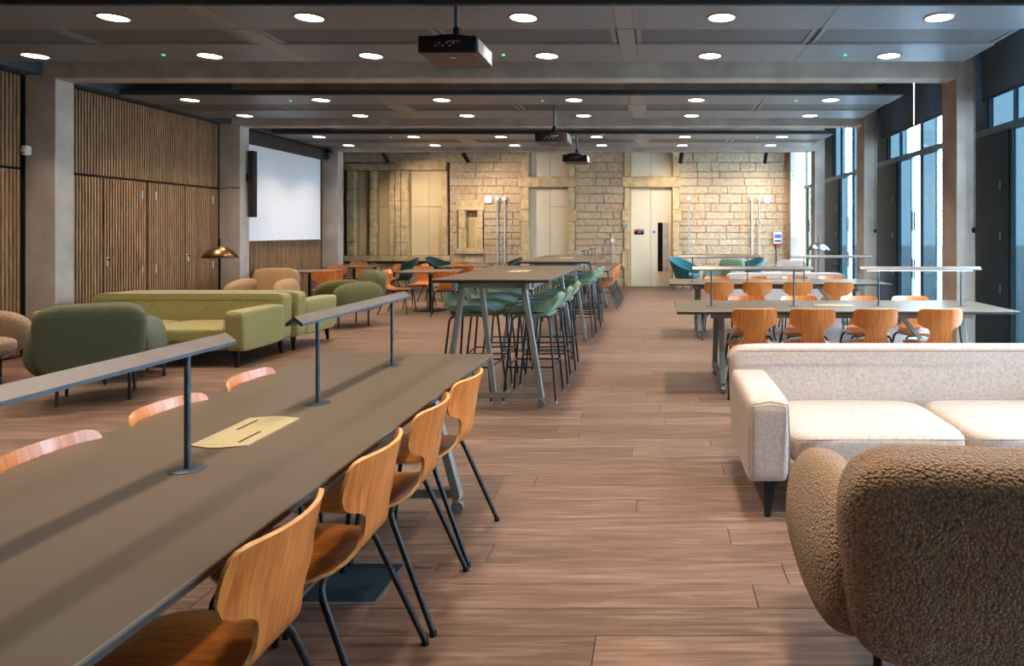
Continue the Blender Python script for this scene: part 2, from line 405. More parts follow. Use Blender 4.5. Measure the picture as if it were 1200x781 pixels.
def downlight(x, y, label, group):
    global dl_ring, dl_disc
    t = thing('downlight', label, 'ceiling light', (x, y, RZ), 0, group)
    if dl_ring is None:
        a = MB().lathe([(.112, -.001), (.112, -.010), (.124, -.008), (.130, -.001)], 28).build('rim', M['rim'], t)
        b_ = MB().lathe([(0, -.006), (.112, -.006)], 28)
        b_ = b_.build('diffuser', M['down'], t)
        for p in b_.data.polygons: p.flip() if hasattr(p, 'flip') else None
        dl_ring, dl_disc = a.data, b_.data
    else:
        inst('rim', dl_ring, (0,0,0), t); inst('diffuser', dl_disc, (0,0,0), t)
    if 'd' not in lamp_data:
        l = bpy.data.lights.new('downlight_lamp', 'AREA'); l.shape = 'DISK'; l.size = .21; l.energy = DOWN_W; l.color = DOWN_COL; l.spread = math.radians(105)
        lamp_data['d'] = l
    lo = bpy.data.objects.new('lamp_glow', lamp_data['d']); COL.objects.link(lo); lo.parent = t; lo.location = (0, 0, -.014)
for ri, (y0, y1) in enumerate(RAFTS):
    for k, dy in enumerate((.29, 1.55)):
        for i, x in enumerate(LX):
            if ri < 1:
                downlight(x, y0+dy, f'downlight out of view above the near table, {ORD[i]} from the left in the {["near", "far"][k]} row', 'downlights out of view'); continue
            side = ['near', 'far'][k]
            downlight(x, y0+dy, f'round ceiling downlight, {ORD[i]} from the left, {side} row of the {row_name[ri]} raft', 'round ceiling downlights')
# beams and columns
for i, y in enumerate(COLY):
    nm = ['behind the camera', 'above the near sofa', 'framing the front', 'at mid room', 'closest to the stone wall'][i]
    struct('concrete_beam', MB().cbox(XL, 3.53, y, y+.26, 3.26, 4.0, .008), M['concrete'], label=f'concrete cross beam {nm}')
    struct('concrete_column', MB().cbox(XL, -7.03, y, y+.26, 0, 3.26, .008), M['concrete'], label=f'concrete column on the left wall under the beam {nm}')
    struct('concrete_column', MB().cbox(3.53, 3.754, y, y+.42, 0, 4.0, .008), M['concrete'], label=f'concrete column by the windows under the beam {nm}')
struct('concrete_column', MB().cbox(3.53, 3.754, 17.85, YB, 0, 4.0, .008), M['concrete'], label='pale concrete post in the far right corner')
ys = [-3.0]+[v for y in COLY for v in (y, y+.26)]+[YB]
for k in range(0, len(ys)-2, 2):
    struct(f'trim_{k//2+1}', MB().box(XL, -7.18, ys[k], ys[k+1], 3.3, 4.0), M['bulk'], label='blue grey bulkhead above the slatted wall')

# ================================================================== LEFT WALL: slats
wl = struct('wall_left', MB().box(XL-.2, XL-.05, -3.2, 15.35, -.05, 4.0).box(-8.7, -8.55, 15.2, YB+.2, -.05, 4.0).box(-8.7, XL-.2, 15.2, 15.35, -.05, 4.0), M['black'], label='dark left wall carrying timber slats')
PITCH = .0475; SWID = .031
def slat_mesh(z0, z1): return MB().cbox(-.025, .025, -SWID/2, SWID/2, z0, z1, .003)
sm_up = slat_mesh(2.215, 3.285); sm_lo = slat_mesh(.02, 2.185); sm_full = slat_mesh(.02, 3.285)
def mk(mb): o = mb.build('slat', M['slat']); d = o.data; bpy.data.objects.remove(o); return d
sm_up, sm_lo, sm_full = mk(sm_up), mk(sm_lo), mk(sm_full)
def rng(a, b_):
    y = a
    while y < b_-.01: yield y; y += PITCH
XSL = XL-.025
for y in rng(7.45, 7.98): inst('slat', sm_up, (XSL, y, 0), wl); inst('slat', sm_lo, (XSL, y, 0), wl)
st = MB()
for a, b_ in ((-2.9, .86), (1.16, 4.42), (4.72, 7.42)):
    for y in rng(a, b_): st.box(XSL-.025, XSL+.025, y-SWID/2, y+SWID/2, .02, 3.285)
o = st.build('slat_run', M['slat'], wl); o['kind'] = 'stuff'
for y in rng(8.29, 11.55): inst('slat', sm_up, (XSL, y, 0), wl)
for y in rng(11.85, 15.10): inst('slat', sm_full, (XSL, y, 0), wl)
leaves = [(8.28, 9.145), (9.155, 9.955), (9.965, 10.735), (10.745, 11.55)]
for k, (a, b_) in enumerate(leaves):
    d = MB().box(XL-.049, XL-.044, a, b_, .015, 2.19).build(f'door_{k+1}', M['black']); tag(d, f'tall slatted cupboard door, {ORD[k]} from the near column', kind='structure')
    for y in rng(a+.02, b_-.012): inst('slat', sm_lo, (XSL, y, 0), d)
def hinge(parent, y, z): MB().cbox(XL-.002, XL+.010, y-.014, y+.014, z-.06, z+.06, .003).build('hinge_plate', M['steel'], parent)
D = [o for o in COL.objects if o.name.startswith('door_')]
for y, d in ((9.83, 1), (10.10, 2), (11.40, 3)):
    for z in (.9, 1.98) if d != 3 else (1.98, .9): hinge(D[d], y, z+ (0.02))
for y in (7.66,):
    for z in (1.18, 1.98): hinge(wl, y, z)
for y, d in ((9.21, 1), (10.80, 3)):
    MB().cbox(XL-.002, XL+.006, y-.02, y+.02, 1.0, 1.12, .003).build('lock_plate', M['steel'], D[d])
    MB().cyl((XL+.005, y, 1.09), (XL+.03, y, 1.09), .014).build('lock_knob', M['steel_black'], D[d])

# projection screen, speaker, cable, sensor, camera
t = thing('projection_screen', 'large white pull-down projection screen on the slatted wall', 'screen', (-7.33, 13.5, 0))
MB().cbox(-.008, .008, -1.6, 1.42, 1.33, 3.06, .002).build('screen_sheet', M['screen'], t)
MB().cbox(-.05, .07, -1.66, 1.44, 3.05, 3.285, .006).build('cassette', M['cassette'], t)
MB().cyl((0, -1.6, 1.315), (0, 1.42, 1.315), .018).build('bottom_bar', M['white'], t)
t = thing('column_speaker', 'tall narrow black wall speaker on the column left of the screen', 'speaker', (-6.95, 11.78, 1.72))
MB().cbox(-.05, .05, -.055, .055, 0, 1.14, .008).build('cabinet', M['proj'], t)
MB().cbox(-.04, .04, -.0585, -.055, .03, 1.11, .002).build('grille', M['duct'], t)
MB().box(-.082, -.05, -.05, .03, .62, .74).build('bracket', M['steel_black'], t)
tag(MB().tube([(-7.385, 11.553, 2.19), (-7.2, 11.553, 2.22), (-7.05, 11.553, 2.21), (-7.024, 11.553, 2.2)], .005, 6).build('cable', M['duct']), 'thin dark cable crossing the middle left column', 'cable')
t = thing('motion_sensor', 'small white motion sensor on the nearest left column', 'sensor', (-7.33, 7.955, 2.36))
MB().pillow((0, 0, .05), (.032, .044, .058), 4, 8).build('housing', M['white'], t); MB().pillow((0, -.03, .02), (.024, .018, .02), 3, 6).build('lens', M['grey_plastic'], t)
t = thing('camera', 'black dome camera on a bracket at the top of the far left column', 'camera', (-7.2, 14.98, 3.1))
MB().cbox(-.16, -.06, -.02, .10, .12, .19, .008).build('junction_box', M['white'], t)
MB().cbox(-.06, .06, -.05, .10, .10, .18, .015).build('camera_base', M['proj'], t)
MB().pillow((0, -.02, .02), (.055, .06, .075), 2.2, 10).build('camera_head', M['proj'], t)
MB().cyl((0, -.06, .02), (0, -.09, .01), .03, .03, 14).build('camera_lens', M['glassdark'], t)

# ================================================================== FRONT WALL behind camera
struct('wall_front', MB().box(XL-.2, 4.15, -3.2, -3.0, -.05, 4.0), M['plaster'])

# ================================================================== BACK WALL
s_ = YB/800
def bx(x): return (x-768)*s_
def bz(y): return 1.45+(273-y)*s_
wb = struct('wall_back', MB().box(-8.9, 4.15, YB+.2, YB+.6, -.05, 4.0), M['mortar'], label='old coursed sandstone wall at the far end')
openings = [(403, 527, 188, 306), (536, 567, 236, 299), (611, 674, 150, 345), (731, 796, 150, 345)]
OP = [(bx(a), bx(b_), bz(d), bz(c)) for a, b_, c, d in openings]
rows = []; z = 0
while z < 3.75:
    h = random.choice([.17, .19, .21, .235, .25]); rows.append((z, min(z+h, 3.8))); z += h
nst = 0
for z0, z1 in rows:
    zc = (z0+z1)/2; segs = [(-8.5, 3.6)]
    for a, b_, c, d in OP:
        if c < zc < d:
            segs = [q for (p0, p1) in segs for q in ((p0, min(p1, a)), (max(p0, b_), p1)) if q[1]-q[0] > .03]
    for p0, p1 in segs:
        x = p0
        while x < p1-.02:
            L = random.uniform(.34, .9)
            if p1-(x+L) < .22: L = p1-x
            f = random.uniform(0, .02); g = .0008
            v = [(x+g,YB+.02,z0+g),(x+L-g,YB+.02,z0+g),(x+L-g,YB+.02,z1-g),(x+g,YB+.02,z1-g)]
            c_ = .010
            j = lambda: random.uniform(-.006, .006)
            fr = [(x+g+c_+j(),YB-f+j(),z0+g+c_+j()),(x+L/2,YB-f-.005+j(),z0+g+c_),(x+L-g-c_+j(),YB-f+j(),z0+g+c_+j()),(x+L-g-c_+j(),YB-f+j(),z1-g-c_+j()),(x+L/2,YB-f-.005+j(),z1-g-c_),(x+g+c_+j(),YB-f+j(),z1-g-c_+j())]
            MB().add(v+fr, [(4,5,8,9),(5,6,7,8),(0,1,6,5),(0,5,4),(1,2,7,6),(2,3,8,7),(3,9,8),(3,0,4,9)]).build('stone', M['stone'], wb); nst += 1
            x += L
assert nst < 300, nst
def dress(x0, x1, y0, y1, pr=.05, mat='dressed'):   # pixel rectangle on the wall plane -> dressed stone block
    MB().cbox(bx(x0), bx(x1), YB-pr, YB+.2, bz(y1), bz(y0), .012).build('dressed_stone', M[mat], wb)
def board(x0, x1, y0, y1, depth=.0, mat='infill', parent=None, name='infill_board'):
    return MB().cbox(bx(x0), bx(x1), YB+.165-depth, YB+.199, bz(y1), bz(y0), .003).build(name, M[mat], parent or wb)
# left blocked windows
for (a, b_, c, d) in ((400,463,192,200),(463,467,190,200),(467,523,188,199.5)): dress(a+.2, b_-.2, c, d, .06)
dress(400, 528, 300, 306.5, .09)
for (a, b_) in ((407,416.5),(433.5,440.5),(456.5,463),(463.5,470),(470.5,479),(518.5,524.5)):
    yy = 200.3; k = 0
    while yy < 299:
        y2 = min(yy+[22, 14, 30, 18][k % 4], 299.8); dress(a+.15, b_-.15, yy, y2-.2, .05+.01*(k % 2)); yy = y2; k += 1
for a, b_ in ((417.5,432.8),(441.5,455.8)):
    board(a, b_, 200.5, 242); board(a, b_, 242.4, 299.5)
board(479.5, 500.2, 200, 242); board(500.5, 518, 200, 242); board(479.5, 500.2, 242.4, 299.5); board(500.5, 518, 242.4, 299.5)
# small blocked window
dress(534.5, 568, 235, 247, .05); dress(535.5, 568, 291.5, 298, .08)
for a, b_ in ((537.5,545.5),(559.5,566)):
    for c, d in ((247.3,268),(268.3,291.2)): dress(a, b_, c, d, .045)
board(547, 559.3, 249, 291.3)
# blocked doorway
for (L0, L1, R0, R1, LL0, LL1) in ((611,619.5,666,673.5,608,675),(731.5,738,788,796,729,798)):
    dress(LL0, LL1, 207.5, 219.5, .06)
    for a, b_ in ((L0, L1), (R0, R1)):
        yy = 219.8; k = 0
        while yy < 336:
            y2 = min(yy+[26, 14, 34, 20][k % 4], 336.6); ex = 2.6 if k % 2 else 0
            dress(a-(ex if a == L0 else 0), b_+(ex if a == R0 else 0), yy, y2-.2, .05); yy = y2; k += 1
        dress(a, b_, 160, 207.2, .05)
d = tag(board(620, 643.3, 221, 336.6, .0, 'doorpaint', None, 'door_5'), 'cream blocked doorway in the middle of the stone wall', kind='structure'); d.parent = None
for a, b_, c, e in ((643.7,666,221,242.4),(643.7,666,242.8,336.6)): board(a, b_, c, e, .0, 'doorpaint', d, 'door_panel')
for a, b_ in ((621,643.3),(643.7,665.5)): board(a, b_, 170, 207.2, 0, 'doorpaint', d, 'upper_panel')
d = tag(board(739, 762.4, 220, 336.6, .0, 'doorpaint', None, 'door_6'), 'pale door with a dark vertical glass strip in the stone wall', kind='structure'); d.parent = None
board(762.8, 788, 220, 336.6, .0, 'doorpaint', d, 'door_leaf')
board(739, 762.4, 170, 207.2, 0, 'doorpaint', d, 'upper_panel'); board(762.8, 788, 170, 207.2, 0, 'doorpaint', d, 'upper_panel')
board(771, 776.8, 261, 318.5, .012, 'glassdark', d, 'vision_panel'); board(777.4, 783.5, 261, 318.5, .008, 'plaster', d, 'door_trim')
board(743, 754.3, 269.2, 275, .010, 'glassdark', d, 'door_sign'); board(743.2, 746, 269.4, 272, .014, 'red', d, 'sign_mark'); board(747, 753.5, 270.2, 270.8, .012, 'white', d, 'sign_lettering'); board(747, 752, 272, 272.5, .012, 'white', d, 'sign_lettering')
MB().cyl((bx(766.5), YB+.165, bz(272)), (bx(766.5), YB+.148, bz(272)), .036, None, 16).build('round_sign', M['blue'], d)
struct('trim_8', MB().box(XL, bx(400), YB-.03, YB+.02, 0, .02), M['mortar'])
# conduits
def conduit(x, ytop, label, cap='white', ybot=336):
    t = thing('conduit', label, 'pipe', (bx(x), YB-.105, 0))
    MB().cyl((0,0,bz(ybot)), (0,0,bz(ytop)), .020, None, 10).build('pipe', M['galv'], t)
    MB().cbox(-.045, .045, -.03, .05, bz(ytop)-.02, bz(ytop)+.075, .008).build('end_box', M[cap], t)
    for zz in (.6, 1.3, 1.9):
        if zz < bz(ytop)-.1: MB().box(-.03, .03, -.025, .055, zz, zz+.02).build('pipe_clip', M['galv'], t)
conduit(583.7, 234, 'left of two white conduits beside the small blocked window', ybot=336)
conduit(592, 234, 'right of two white conduits beside the small blocked window')
conduit(806.5, 234, 'single white conduit right of the pale door')
conduit(880, 234.5, 'left of two white conduits near the far right corner'); conduit(889, 234.5, 'right of two white conduits near the far right corner')
conduit(718, 283, 'short conduit with white socket box left of the pale door')
def bell(x, y, label):
    t = thing('alarm_sounder', label, 'alarm', (bx(x), YB-.05, bz(y)))
    MB().pillow((0,0,0), (.105, .04, .11), 3.2, 10).build('housing', M['white'], t)
    MB().cyl((0,.07,0), (0,.02,0), .06, None, 14).build('back_plate', M['grey_plastic'], t)
bell(573, 234, 'round white sounder above the small blocked window'); bell(898.5, 234, 'round white sounder high in the right corner of the stone wall')
t = thing('alarm_box', 'white alarm box with blue print and red call point on the stone wall', 'panel', (bx(910.5), YB-.105, 0))
MB().cbox(-.11, .11, -.02, .06, bz(285.5), bz(272), .008).build('case', M['white'], t)
MB().box(-.085, .085, -.024, -.02, bz(279), bz(275)).build('display', M['blue'], t); MB().box(-.085, .085, -.024, -.02, bz(283.5), bz(281.5)).build('label_strip', M['duct'], t)
MB().cbox(-.05, .05, -.02, .06, bz(290.5), bz(286.2), .008).build('call_point', M['red'], t)
MB().cyl((0,.03,0), (0,.03,bz(290.6)), .02, None, 8).build('pipe', M['galv'], t)
tag(MB().cbox(bx(730), bx(735), YB-.10, YB-.052, bz(268), bz(261.5), .01).build('switch_box', M['grey_plastic']), 'small grey switch box on the left jamb of the pale door', 'switch')
t = thing('exit_sign', 'small white and green exit sign on the far right post', 'sign', (bx(928.5)*17.8/YB, 17.84, 2.95))
MB().box(-.05, .05, -.012, .008, -.12, .12).build('sign_frame', M['greensign'], t)
MB().box(-.035, .035, -.016, -.012, -.10, .10).build('sign_face', M['white'], t)
MB().box(-.012, .02, -.019, -.016, -.05, .05).build('running_figure', M['greensign'], t)
# spotlights under the far raft
for k, (x, y, tx, lb) in enumerate(((449, 16.7, .5, 'above the twin blocked windows'), (543, 16.7, .5, 'above the small blocked window'), (799, 16.7, -.15, 'right of the pale door'), (898, 16.7, -.05, 'near the far right corner'))):
    X = (x-768)*y/800; t = thing('spotlight', f'small black cylinder spotlight {lb}', 'spotlight', (X, y, 3.30), 0, 'wall washing spotlights')
    d = Vector((tx, .55, -1)).normalized()
    MB().cyl(Vector((0,0,.08))-d*.02, Vector((0,0,.08))+d*.24, .05, None, 14).build('barrel', M['proj'], t)
    MB().cyl((0,0,.08), (0,0,.70), .012, None, 6).build('stem', M['proj'], t)
    MB().cyl(Vector((0,0,.08))+d*.236, Vector((0,0,.08))+d*.242, .042, None, 14).build('lens', M['down'], t)
    l = bpy.data.lights.new('spot_lamp', 'SPOT'); l.energy = 190; l.color = DOWN_COL; l.spot_size = math.radians(150); l.spot_blend = 1; l.shadow_soft_size = .04
    lo = bpy.data.objects.new('lamp_glow', l); COL.objects.link(lo); lo.parent = t; lo.location = Vector((0,0,.08))+d*.26; lo.rotation_euler = d.to_track_quat('-Z', 'Y').to_euler()

# services in the ceiling void
for k, y in enumerate((8.95, 12.55)):
    t = thing('cable_tray', f'black cable tray with hangers in the ceiling void of the {["middle", "rear"][k]} bay', 'cable tray', (0, y, 3.46))
    MB().box(-7.0, 3.2, -.10, .10, 0, .012).box(-7.0, 3.2, -.10, -.09, 0, .05).box(-7.0, 3.2, .09, .10, 0, .05).build('tray', M['duct'], t)
    for i in range(9):
        x = -6.6+i*1.17; MB().cyl((x, -.11, 0), (x, -.11, .54), .006, None, 6).build('hanger', M['galv'], t)
    for i in range(7):
        x = -6.2+i*1.4; MB().cbox(x, x+.35, -.07, .06, .014, .09, .01).build('cable_bundle', [M['duct'], M['grey_plastic'], M['black']][i % 3], t)

# ================================================================== WINDOW WALL
WZ0, WZ1 = 2.62, 2.70
wr = struct('wall_right', MB().box(XR-.02, XR+.12, -3.2, YB+.4, 3.92, 4.0).box(XR-.02, XR+.12, -3.2, YB+.4, -.02, .03), M['winframe'], label='glazed wall frame along the right side')
wn = 0
struct('wall_right_unseen', MB().box(XR-.02, XR+.12, -3.2, -1.78, .03, 3.92), M['plaster'])  # unseen solid stretch set instead of windows to cut daylight from behind
for zc in (.88, 4.44, 8.0, 11.56, 15.12, 18.68):
    wn += 1; ylo, yhi = zc-2.66, zc+.9
    ylo = max(ylo, -3.0); yhi = min(yhi, YB+.05)
    if yhi <= ylo: continue
    f = MB(); f.box(XR-.03, XR+.06, ylo, yhi, WZ0, WZ1)
    cuts = [zc-2.66, zc-1.85, zc-1.27, zc-.90, zc-.34]
    for c in cuts:
        if ylo <= c <= yhi: f.box(XR-.004, XR+.035, c-.022, c+.022, .03, WZ0)
    for c in (zc-2.66, zc-1.85, zc-1.27, zc-.69, zc-.40, zc+.17):
        if ylo <= c <= yhi: f.box(XR-.004, XR+.035, c-.02, c+.02, WZ1, 3.92)
    win = f.build(f'window_{wn}', M['winframe']); tag(win, f'tall window bay with transom, {ORD[wn-1]} along the right side counted from behind the camera', kind='structure')
    def pane(a, b_, z0, z1, m, nm='pane'):
        a, b_ = max(a, ylo), min(b_, yhi)
        if b_-a > .05: MB().box(XR+.012, XR+.022, a+.02, b_-.02, z0, z1).build(nm, M[m], win)
    tb = 'clear' if 5 < zc < 8.5 else 'tinted'
    pane(zc-2.66, zc-1.85, .03, WZ0, 'clear'); pane(zc-1.85, zc-1.27, .03, WZ0, tb); pane(zc-1.27, zc-.90, .03, WZ0, 'clear'); pane(zc-.90, zc-.34, .03, WZ0, 'tinted')
    pane(zc-2.66, zc-1.85, WZ1, 3.92, 'clear'); pane(zc-1.85, zc-1.27, WZ1, 3.92, tb); pane(zc-1.27, zc-.69, WZ1, 3.92, 'clear'); pane(zc-.69, zc-.40, WZ1, 3.92, 'tinted'); pane(zc-.40, zc+.17, WZ1, 3.92, 'tinted')
    a, b_ = zc-.32, min(zc+.9, yhi)
    if b_-a > .05 and a > -3:
        MB().cbox(XR-.03, XR+.05, a, b_, .03, WZ0-.002, .004).build('solid_panel', M['dark_panel'], win)
        MB().cbox(XR-.03, XR+.05, max(zc+.17, a), b_, WZ1+.002, 3.92, .004).build('solid_panel', M['dark_panel'], win)
        for z in (.8, 1.42, 2.0): MB().cbox(XR-.042, XR-.03, a+.16, a+.18, z-.05, z+.05, .002).build('hinge', M['steel'], win)
    if ylo < zc-1.1:
        for dy in (-1.13, -1.04):
            for z0, z1 in ((1.48, 1.78), (.75, 1.05)): MB().cbox(XR-.05, XR-.03, zc+dy-.008, zc+dy+.008, z0, z1, .003).build('handle', M['steel_black'], win)
def blind(y0, y1, zb, label, H=.86):
    t = thing('roller_blind', label, 'blind', (3.80, (y0+y1)/2, zb), 0, 'dark roller blinds'); h = (y1-y0)/2
    MB().box(-.003, .003, -h, h, .03, H).build('blind_fabric', M['blind'], t)
    MB().cbox(-.012, .012, -h, h, 0, .035, .004).build('bottom_bar', M['blind_bar'], t)
    MB().cyl((0,-h,H+.03), (0,h,H+.03), .03, None, 12).build('roller', M['blind_bar'], t)
blind(4.9, 7.93, 2.97, 'dark roller blind above the nearest right window')
blind(8.46, 10.01, 3.01, 'nearer of two dark roller blinds between the right columns')
blind(10.05, 11.53, 3.01, 'farther of two dark roller blinds between the right columns')
blind(1.35, 4.40, 2.97, 'dark roller blind over the window beside the camera')
blind(-1.9, .84, .9, 'unseen lowered roller blind added behind the camera to cut daylight', 2.93)  # unseen blind, added to keep window light off the near sofa
for y, lb in ((7.90, 'on the nearest right column'), (11.46, 'on the second right column')):
    t = thing('blind_chain', f'thin blind chain with black weight {lb}', 'chain', (3.69, y, 1.46))
    MB().cyl((0,0,.05), (0,0,2.54), .004, None, 6).build('chain', M['steel_black'], t); MB().pillow((0,0,.02), (.028,.028,.035), 2.2, 8).build('weight', M['proj'], t)
pv = struct('paving', MB().box(4.16, 60, -40, 80, -.3, -.06), M['paving'], label='pale paving outside the windows')

# ================================================================== FURNITURE BUILDERS
def hammer_chair(label, group):
    t = thing('plywood_chair', label, 'chair', (0,0,0), 0, group)
    prof = [(.205,.438),(.19,.446),(.15,.452),(.09,.453),(.02,.449),(-.05,.445),(-.11,.446),(-.155,.454),(-.19,.472),(-.212,.50),(-.224,.535),(-.231,.57),(-.237,.595),(-.242,.615),(-.246,.632),(-.250,.65),(-.256,.68),(-.264,.715),(-.272,.75),(-.278,.775),(-.281,.787),(-.2825,.793)]
    half = [.12,.165,.195,.205,.205,.198,.18,.158,.130,.108,.097,.096,.103,.125,.165,.188,.198,.200,.198,.192,.180,.155]
    prof = [(y, z if z < .46 else .46+(z-.46)*.98) for y, z in prof]
    rows = []
    for (y, z), h in zip(prof, half):
        row = []
        for k in range(13):
            u = -1+2*k/12; x = u*h
            back = max(0, min(1, (z-.50)/.16))
            yy = y+back*1.45*x*x; zz = z-(1-back)*.35*max(0, abs(x)-.11)**2*4+(1-back)*.0
            row.append((x, yy, zz))
        rows.append(row)
    MB().sheet(rows, .012, 0, 1).build('seat_shell', [M['ply'], M['plyedge']], t)
    for sx in (-1, 1):
        for sy in (-1, 1):
            fy = .215 if sy > 0 else -.305; ty = .135 if sy > 0 else -.125
            pts = [(sx*.03, ty*.75, .425), (sx*.13, ty, .425), (sx*.168, ty*1.06, .423), (sx*.188, ty*1.12, .412), (sx*.198, ty*1.2, .388), (sx*.235, fy, .012)]
            lg = MB().tube(pts, .0105, 8).build('leg', M['steel_black'], t)
            MB().cyl((sx*.2345, fy*.997, .02), (sx*.236, fy*1.003, 0), .0125, .0135, 8).build('foot_cap', M['proj'], lg)
    MB().cyl((0,0,.418), (0,0,.436), .075, .085, 16).build('seat_plate', M['steel_black'], t)
    return t
def bar_stool(label, group):
    t = thing('bar_stool', label, 'stool', (0,0,0), 0, group)
    prof = [(.215,.735),(.222,.755),(.21,.775),(.16,.788),(.08,.790),(0,.785),(-.08,.785),(-.14,.789),(-.18,.802),(-.208,.83),(-.228,.862),(-.243,.893),(-.251,.910),(-.255,.917)]
    half = [.15,.17,.185,.205,.215,.218,.215,.208,.194,.175,.15,.12,.085,.05]
    rows = []
    for (y, z), h in zip(prof, half):
        row = []
        for k in range(13):
            u = -1+2*k/12; x = u*h; b_ = max(0, min(1, (z-.79)/.12))
            row.append((x, y+b_*1.9*x*x, z+.22*max(0, abs(x)-.12)*(1 if y < .1 else 0)*(1-b_)))
        rows.append(row)
    MB().sheet(rows, .045).build('seat_shell', M['stool'], t)
    MB().pillow((0, .0, .752), (.19, .19, .03), 3, 10).build('seat_pan', M['stool'], t)
    for sx in (-1, 1):
        for sy in (-1, 1):
            lg = MB().tube([(sx*.05, sy*.05, .728), (sx*.13, sy*.13, .727), (sx*.152, sy*.152, .715), (sx*.162, sy*.162, .69), (sx*.225, sy*.225, .01)], .010, 8).build('leg', M['steel_black'], t)
            MB().cyl((sx*.224, sy*.224, .018), (sx*.226, sy*.226, 0), .012, .013, 8).build('foot_cap', M['grey_plastic'], lg)
    f = .198
    MB().tube([(-f,-f,.30),(f,-f,.30)], .008, 6).tube([(-f,f,.30),(f,f,.30)], .008, 6).tube([(-f,-f,.30),(-f,f,.30)], .008, 6).tube([(f,-f,.30),(f,f,.30)], .008, 6).build('footrest', M['steel_black'], t)
    return t
def armchair(mat, label, loc, rz, wide=.76):
    """local front is +y"""
    t = thing('armchair', label, 'armchair', loc, rz)
    hw = wide/2
    def wb_(q): return (q[0]*(1-.05*(1-q[2])*.5-.04*max(0, -q[2])), q[1]+.10*(1-q[0]*q[0])*-.35, q[2])
    T = Matrix.Translation((0, -.36, .56)) @ Matrix.Rotation(math.radians(7), 4, 'X')
    MB().pillow((0,0,0), (hw, .115, .30), 4.4, 22, wb_, T=T).build('backrest', mat, t)
    for s in (-1, 1):
        T = Matrix.Translation((s*(hw-.005), -.02, .475)) @ Matrix.Rotation(s*math.radians(-5), 4, 'Z') @ Matrix.Rotation(s*math.radians(-5), 4, 'Y')
        def wa(q): return (q[0]-s*(.95*max(0, -q[2]-.25)**1.5+.25*max(0, q[2]-.2)), q[1]*(1-.12*max(0, -q[2])), q[2]+.08*q[2]*(-q[1]))
        MB().pillow((0,0,0), (.10, .39, .225), 2.8, 16, wa, T=T).build('armrest', mat, t)
    MB().pillow((0, .05, .385), (hw-.06, .40, .085), 4, 14).build('seat_cushion', mat, t)
    MB().pillow((0, 0, .32), (hw-.03, .36, .05), 5, 12).build('seat_base', mat, t)
    for sx in (-1, 1):
        for sy in (-1, 1):
            MB().cyl((sx*.24, sy*.225, .29), (sx*.24, sy*.225, 0), .014, .013, 10).build('leg', M['steel_black'], t)
    return t
def sofa(mat, seam, label, loc, rz, L=2.28, cat='sofa'):
    """front faces local -y; origin at plan centre"""
    t = thing('sofa', label, cat, loc, rz); h = L/2
    MB().pillow((0, .385, .445), (h, .125, .29), 14, 16, lambda q: (q[0]*(1-.008*(1-q[2])), q[1]*(1-.14*(q[2]+1)/2)+.10*(q[2]+1)/2-.05, q[2])).build('backrest', mat, t)
    sm = MB().tube([(-h+.03, .252, .722), (h-.03, .252, .722)], .004, 6).build('piping', seam, t)
    for s in (-1, 1):
        a = MB().pillow((s*(h-.105), -.10, .39), (.105, .41, .22), 11, 14, lambda q: (q[0]*(1+.05*(1-abs(q[2]))), q[1]*(1+.04*q[2]), q[2])).build('armrest', mat, t)
        x0 = s*(h-.105)
        MB().tube([(x0-.098, -.512, .20), (x0-.1, -.522, .40), (x0-.09, -.524, .585), (x0, -.527, .602), (x0+.09, -.524, .585), (x0+.1, -.522, .40), (x0+.098, -.512, .20)], .0035, 6).build('piping', seam, a)
    w_ = (L-.42)/2
    for s in (-1, 1):
        c = MB().pillow((s*w_/2, -.125, .345), (w_/2-.002, .39, .085), 7, 14, lambda q: (q[0], q[1], q[2]+.16*max(0, q[2])*(1-q[0]**2)*(1-q[1]**2))).build('seat_cushion', mat, t)
        MB().tube([(s*w_/2-w_/2+.03, -.508, .405), (s*w_/2+w_/2-.03, -.508, .405)], .003, 6).build('piping', seam, c)
    MB().pillow((0, -.11, .235), (h-.205, .385, .055), 12, 10).build('seat_base', mat, t)
    for s in (-1, 1):
        for y in (-.44, .40):
            x = s*(h-.12)
            MB().prism([(-.028, 0), (.028, 0), (.02, .012), (-.02, .012)], 0, .01).build
            lg = MB(); vs = []
            for zz, wx, sh in ((.185, .045, 0), (.16, .03, .005), (.0, .012, .02)):
                yy = y+(-sh if y < 0 else sh); xx = x+s*sh
                vs += [(xx-wx, yy-.012, zz), (xx+wx, yy-.012, zz), (xx+wx, yy+.012, zz), (xx-wx, yy+.012, zz)]
            fs = [(0,3,2,1)][::-1]+[(i*4+k, i*4+(k+1)%4, (i+1)*4+(k+1)%4, (i+1)*4+k) for i in range(2) for k in range(4)]+[(8,9,10,11)]
            lg.add(vs, fs).build('leg', M['steel_black'], t)
    return t
def castor(T, r=.032):
    pass
